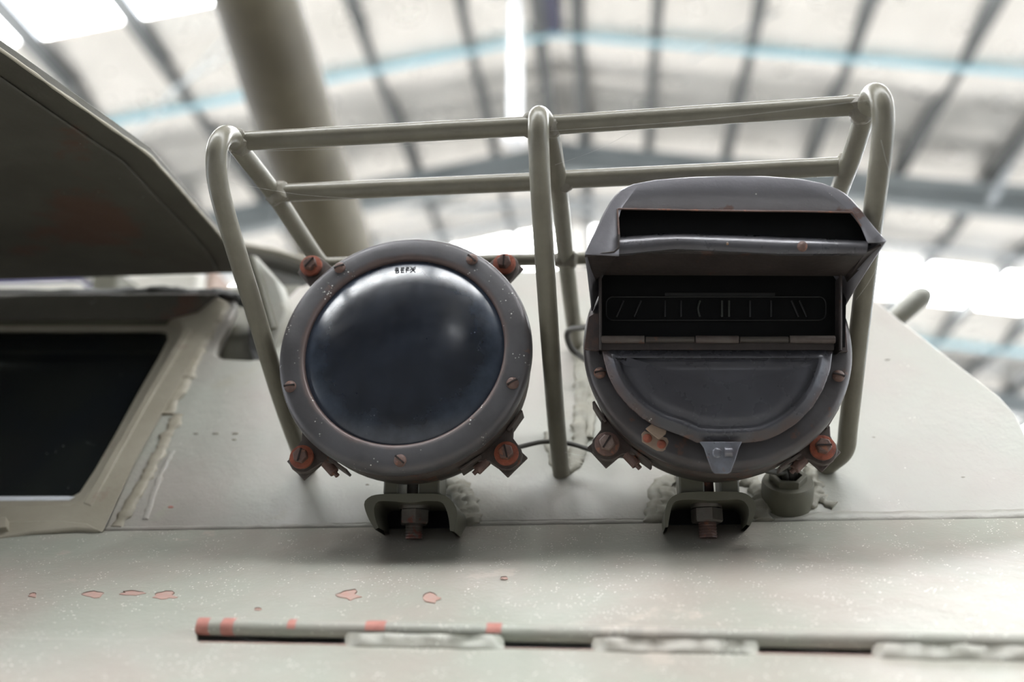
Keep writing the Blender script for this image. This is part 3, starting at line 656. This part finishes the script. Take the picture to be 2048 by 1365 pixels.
# ---- right lamp, with blackout hood
CR = at(1433, 681, .7437)
XF = tilt_about(CR)
rl = thing('headlamp', Vector((CR.x, CR.y + .05, CR.z - .115)), 'blackout headlamp with slotted metal hood and half moon shutter, right lamp', 'headlamp')
T, bzr = lamp_parts(rl, CR, True)
for x, y, a in ((1198, 747, 10), (1668, 750, -20)):
    p = lp(CR, x, y); dv = (p - CR).normalized() * .0940
    screw(bzr, CR + dv + Vector((0, -.0004, 0)), .0047, R(a), x)
lug_at(rl, CR, 1214, 886, 58, mats=('rust_bolt', 'rust_grey'), hexr=.0064); lug_at(rl, CR, 1647, 893, 0)
XF = None
foot_parts(rl, CR, 'rust_bolt', ((1359, 1407, 944, 988), (1440, 1476, 944, 988)), (1387, 1446, 1003, 1042), None)
XF = tilt_about(CR)
# inner glass, dark, with moulded flutes
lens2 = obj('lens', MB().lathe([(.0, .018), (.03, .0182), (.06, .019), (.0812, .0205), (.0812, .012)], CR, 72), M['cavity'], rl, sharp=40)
XF = None
YI = CR.y - .006
mb = MB()
def rrect(x0, x1, y0, y1, Y, rr=14, n=5):
    pts = []
    for cx, cy, a0 in ((x1 - rr, y0 + rr, -90), (x1 - rr, y1 - rr, 0), (x0 + rr, y1 - rr, 90), (x0 + rr, y0 + rr, 180)):
        for k in range(n + 1):
            a = R(a0 + 90 * k / n); pts.append(at(cx + rr * math.cos(a), cy + rr * math.sin(a), Y))
    return pts
lv = obj('louver_plate', MB().prism([at(x, y, YI) for x, y in [(1198, 530), (1694, 530), (1690, 694), (1200, 694)]], (0, .002, 0)), M['cavity'], rl)  # black sheet over the bezel ring, put in for the shade inside the hood
obj('louver_rim', MB().tube(rrect(1212, 1652, 594, 641, YI - .001) + [rrect(1212, 1652, 594, 641, YI - .001)[0]], .0006, 8), M['dim2'], lv)
for x in (1240, 1275, 1330, 1362, 1400, 1444, 1458, 1500, 1542, 1590, 1606):
    k = 7 if x > 1580 else (-7 if x < 1300 else 0)
    obj('flute', MB().tube(smooth_path([at(x - k, 602, YI - .0008), at(x - 4 if 1390 < x < 1410 else x, 618, YI - .0014), at(x + k, 634, YI - .0008)], 4), .0008, 8), M['dim' if x in (1400, 1444, 1458) else 'dim2'], lv)
obj('louver', MB().prism([at(1330, 586, YI - .002), at(1550, 586, YI - .002), at(1550, 592, YI - .002), at(1330, 592, YI - .002)], (0, .002, 0)), M['dim2'], lv)
# hood: lofted shell from the bezel to the front face
YF, YB = .680, CR.y + .004
front = [(1170, 512), (1176, 492), (1190, 462), (1205, 430), (1222, 400), (1240, 382), (1262, 371), (1310, 362), (1380, 356), (1450, 353), (1530, 354), (1600, 360), (1650, 370), (1684, 384), (1706, 403), (1728, 430), (1750, 460), (1770, 487)]
a0, a1 = 197, -17
fl_ = resample([at(x, y, YF + .004) for x, y in front], 48, False)
bl = []
pl, pr_ = at(1184, 622, YB), at(1692, 622, YB)
al = math.atan2(pl.z - CR.z, pl.x - CR.x); ar = math.atan2(pr_.z - CR.z, pr_.x - CR.x)
for k in range(48):
    a = al + (ar - al) * k / 47; bl.append(Vector((CR.x + .1005 * math.cos(a), YB, CR.z + .1005 * math.sin(a))))
cf = at(1470, 430, YF)
def shrink(lp, y, amt):
    r_ = []
    for i, p in enumerate(lp):
        e = min(1, min(i, len(lp) - 1 - i) / 4.); d = (cf - p); d.y = 0; d = d.normalized(); q = p + d * amt * e; q.y = y; r_.append(q)
    return r_
loops = [bl, [a_.lerp(b_, .33) + Vector((0, 0, .001)) for a_, b_ in zip(bl, fl_)], [a_.lerp(b_, .7) + Vector((0, 0, .001)) for a_, b_ in zip(bl, fl_)], fl_, shrink(fl_, YF + .0018, .0007), shrink(fl_, YF + .0004, .0022), shrink(fl_, YF, .0045)]
# face: inner edge = slot outline (left side, top, right side)
slot = [(1238, 512), (1238, 470), (1235, 419), (1237, 418), (1350, 420), (1470, 422), (1600, 423), (1705, 425), (1722, 452), (1736, 486)]
sl = [at(x, y, YF + .0003) for x, y in slot]
seg = resample(sl[0:3], 13, False)[:-1] + resample(sl[2:8], 24, False)[:-1] + resample(sl[7:], 13, False)
loops.append(seg)
hood = obj('hood', MB().loft(loops, closed=False), M['hood'], rl, sharp=28)
sm = hood.modifiers.new('thickness', 'SOLIDIFY'); sm.thickness = .0012; sm.offset = -1
obj('corner_rim', MB().tube([at(1170, 513, YF + .003), at(1200, 508, YF + .001), at(1228, 504, YF), at(1237, 496, YF), at(1238, 470, YF)], .0009, 8), M['hood_rust'], hood)
obj('slot_rim', MB().tube(sl[1:9], .0007, 8), M['rust_bolt'], hood)
# lip strip beneath the slot
tops = resample([at(x, y, .688) for x, y in [(1236, 473), (1300, 469), (1360, 467), (1500, 471), (1620, 476), (1733, 482)]], 30, False)
bots = resample([at(x, y, .683) for x, y in [(1236, 509), (1290, 504), (1350, 498), (1420, 501), (1560, 508), (1733, 507)]], 30, False)
lst = []
for t in (0, .12, .3, .5, .7, .88, 1):
    lst.append([p.lerp(q, t) + Vector((0, -.0042 * math.sin(math.pi * t), 0)) for p, q in zip(tops, bots)])
lip = obj('lip', MB().loft([[p + Vector((0, .006, 0)) for p in lst[0]]] + lst + [[p + Vector((0, .006, .001)) for p in lst[-1]]], closed=False), M['lip'], rl, sharp=50)
c = at(1605, 492, .680); obj('rivet', MB().lathe([(0, -.0028), (.0018, -.0024), (.0034, -.0008), (.0037, .001), (.0037, .003)], c, 20), M['rust_bolt'], lip, sharp=60)
c = at(1455, 487, .680); obj('rivet', MB().lathe([(0, -.0008), (.0008, -.0004), (.001, .001)], c, 12), M['clip'], lip, sharp=60)
# underside panel of the hood, from the lip back to the bezel
ub = [at(1236, 507, .686), at(1350, 502, .686), at(1560, 509, .686), at(1733, 506, .686), at(1689, 553, .728), at(1204, 551, .728)]
obj('hood_floor', MB().prism(ub, (0, 0, .0015)), M['hood_rust'], rl, bevel=.0004)
obj('hood_floor', MB().prism([at(1171, 513, .686), at(1236, 509, .686), at(1204, 551, .728), at(1192, 562, .728)], (0, 0, .0015)), M['hood_rust'], rl)
obj('hood_floor', MB().prism([at(1768, 489, .686), at(1733, 506, .686), at(1689, 553, .728), at(1694, 565, .728)], (0, 0, .0015)), M['hood_rust'], rl)
obj('slot_shade', MB().prism([at(x, y, .691) for x, y in [(1231, 412), (1708, 419), (1742, 490), (1232, 484)]], (0, .001, 0)), M['cavity'], rl)  # black sheet behind the slot, painted in place of its shade
# side cheeks and their flanges on the bezel
for nm, pf, pb, fl2 in (('L', [(1192, 552), (1206, 549), (1203, 640), (1203, 702), (1196, 702)], None, [(1177, 634), (1188, 627), (1200, 627), (1200, 702), (1168, 698)]),
                        ('R', [(1688, 552), (1680, 552), (1684, 640), (1684, 702), (1690, 704)], None, [(1680, 628), (1690, 629), (1696, 703), (1676, 706)])):
    s = 1 if nm == 'R' else -1
    x_f = [at(1201 if s < 0 else 1681, y, .722) for y in (552, 600, 650, 701)]
    x_b = [Vector((p.x, CR.y + .012, p.z - .0)) for p in x_f]
    x_b = [Vector((p.x - s * .001, .752, p.z + .004)) for p in x_f]
    ck = MB(); th = Vector((s * .0015, 0, 0))
    ck.loft([x_f, x_b, [p + th for p in x_b], [p + th for p in x_f], x_f], closed=False)
    ch = obj('cheek', ck, M['hood_rust'], rl)
    obj('cheek_edge', MB().tube(x_f, .0011, 8), M['hood_rust'], ch)
    obj('cheek_flange', MB().prism([at(x, y, CR.y - .0045) for x, y in fl2], (0, .0035, 0)), M['bezel_r'] , rl, bevel=.0004)
# hinge: five knuckles
hx = [1201, 1290, 1390, 1478, 1578, 1671]; YH = .7235
for i in range(5):
    a, b = at(hx[i] + 1, 679.5, YH), at(hx[i + 1] - 1, 679.5, YH); out_ = i % 2 == 0
    r = .0030 if out_ else .0024
    obj('hinge_knuckle', MB().tube([a, a + (b - a) * .01, b - (b - a) * .01, b], [r * .85, r, r, r * .85], 14), M['lug'] if out_ else M['housing'], rl)
obj('hinge_leaf', MB().prism([at(x, y, YH + .001) for x, y in [(1203, 684), (1668, 684), (1668, 700), (1203, 700)]], (0, .0015, 0)), M['hood_rust'], rl)
# half moon shutter
dpx = [(1203, 694), (1207, 720), (1216, 752), (1232, 784), (1255, 812), (1282, 836), (1312, 854), (1345, 866), (1372, 876), (1392, 886), (1440, 889), (1500, 886), (1530, 882), (1562, 868), (1595, 846), (1625, 815), (1646, 780), (1660, 742), (1666, 694)]
YD = .7270
def dl(scale, Y, dy=0):
    cx, cy = 1436, 700 + dy; return resample([at(cx + (x - cx) * scale, cy + (y - 700) * scale, Y) for x, y in dpx], 80)
cen = (1436, 760)
def dloop(ins, Y):
    pts = []
    for x, y in dpx:
        dx, dy = x - 1436, y - 690; L_ = math.hypot(dx, dy); k = max(0, 1 - ins / L_)
        yy = max(690 + dy * k, 696 + ins * .75 if y < 700 else 0); 
        pts.append(at(1436 + dx * k, yy, Y))
    return resample(pts, 90)
shutter = obj('shutter', MB().loft([dloop(0, YD + .008), dloop(0, YD + .001), dloop(2, YD), dloop(14, YD - .0006), dloop(19, YD - .0034), dloop(27, YD - .0038), dloop(31, YD - .0012), dloop(36, YD - .0010), dloop(48, YD - .0042)] + [[p.lerp(at(1436, 770, YD - .0054), t) for p in dloop(48, YD - .0042)] for t in (.25, .6, .99)], cap1=True), M['door'], rl, sharp=70, loc=CR)
# catch tab
tp = [(1399, 884), (1484, 884), (1478, 896), (1470, 922), (1462, 944), (1455, 948), (1430, 948), (1424, 942), (1416, 920), (1408, 896)]
YT = .7225
tab = obj('catch_tab', MB().prism([at(x, y, YT) for x, y in tp], (0, .0014, 0)), M['tab'], rl, bevel=.0004)
obj('tab_roll', MB().tube([at(1449, 905, YT + .0004), at(1464, 905, YT + .0004)], [.0038, .0038], 14), M['tab'], tab)
obj('tab_roll', MB().blob(at(1434, 907, YT + .0005), (.0035, .0012, .004), amp=.05), M['tab'], tab)
# small riveted clip
YC = CR.y - .0085
clip = obj('clip', MB().prism([at(x, y, YC) for x, y in [(1283, 868), (1289, 862), (1300, 866), (1334, 876), (1338, 884), (1335, 898), (1325, 903), (1314, 902), (1284, 884)]], (0, .0014, 0)), M['clip'], rl, bevel=.0004)
obj('flap', MB().prism([at(x, y, YC - .004) for x, y in [(1291, 858), (1303, 848), (1333, 860), (1332, 868), (1318, 880)]], (0, .0012, 0)), M['clip'], clip, bevel=.0004)
for x, y in ((1295, 877), (1323, 889)): obj('rivet', MB().lathe([(0, -.0022), (.0022, -.0016), (.0035, .0), (.0035, .002)], at(x, y, YC), 16), M['rust'], clip, sharp=60)

# ================================================================== CABLES
def cable(name, pts, r, label):
    o = obj(name, MB().tube(smooth_path(pts, 8), r, 12), M['cable']); tag(o, label, 'cable'); return o
cable('cable', [at(1000, 905, .80), at(1045, 893, .84), at(1090, 884, .86), at(1140, 888, .87), at(1200, 906, .86), at(1262, 914, .84), at(1330, 920, .82)], .0021, 'thin black cable passing behind the middle guard tube between the lamps')
cable('cable', [at(1230, 650, .84), at(1170, 655, .90), at(1142, 659, .93), at(1134, 672, .94), at(1142, 696, .95), at(1160, 712, .95), at(1190, 728, .93), at(1240, 740, .85)], .003, 'black cable kinked beside the rear guard tube behind the hooded lamp')
for i, (pts, lab) in enumerate((([at(1500, 928, .80), at(1535, 941, .82), at(1560, 945, .835), sc_ + ax * .026 + Vector((-.003, 0, 0)), sc_ + ax * .004], 'lowest grey cable entering the socket below the hooded lamp'),
                          ([at(1520, 900, .81), at(1556, 918, .825), at(1578, 932, .83), sc_ + ax * .028 + Vector((.002, 0, .003)), sc_ + ax * .004 + Vector((.003, 0, 0))], 'middle grey cable curving down into the socket by the hooded lamp'),
                          ([at(1560, 890, .81), at(1590, 915, .82), at(1596, 935, .83), sc_ + ax * .026 + Vector((.006, 0, .004)), sc_ + ax * .004 + Vector((.005, 0, .004))], 'rightmost grey cable bending over the socket rim by the hooded lamp'))):
    cable('cable', pts, .0028, lab)
# cobwebs
wb = MB()
for a, b in ((atd(462, 300, .77), atd(456, 365, .76)), (atd(455, 364, .76), atd(720, 398, .84)), (atd(1740, 200, .70), atd(1100, 262, .77)), (atd(1280, 255, .78), atd(1110, 330, .80)),
             (atd(1762, 280, .70), atd(1778, 340, .70)), (atd(1778, 340, .70), atd(1758, 455, .70)), (atd(1130, 905, .86), atd(1215, 905, .80)), (atd(490, 303, .81), atd(1050, 272, .78)), (atd(1770, 500, .69), atd(1712, 600, .74))):
    m_ = a.lerp(b, .5) + Vector((0, 0, -.003)); wb.tube(smooth_path([a, m_, b], 6),   .00006, 5)
o = obj('cobweb', wb, M['web'], kind='stuff'); tag(o, 'fine pale cobweb strands stretched between the guard tubes', 'cobweb'); o['kind'] = 'stuff'
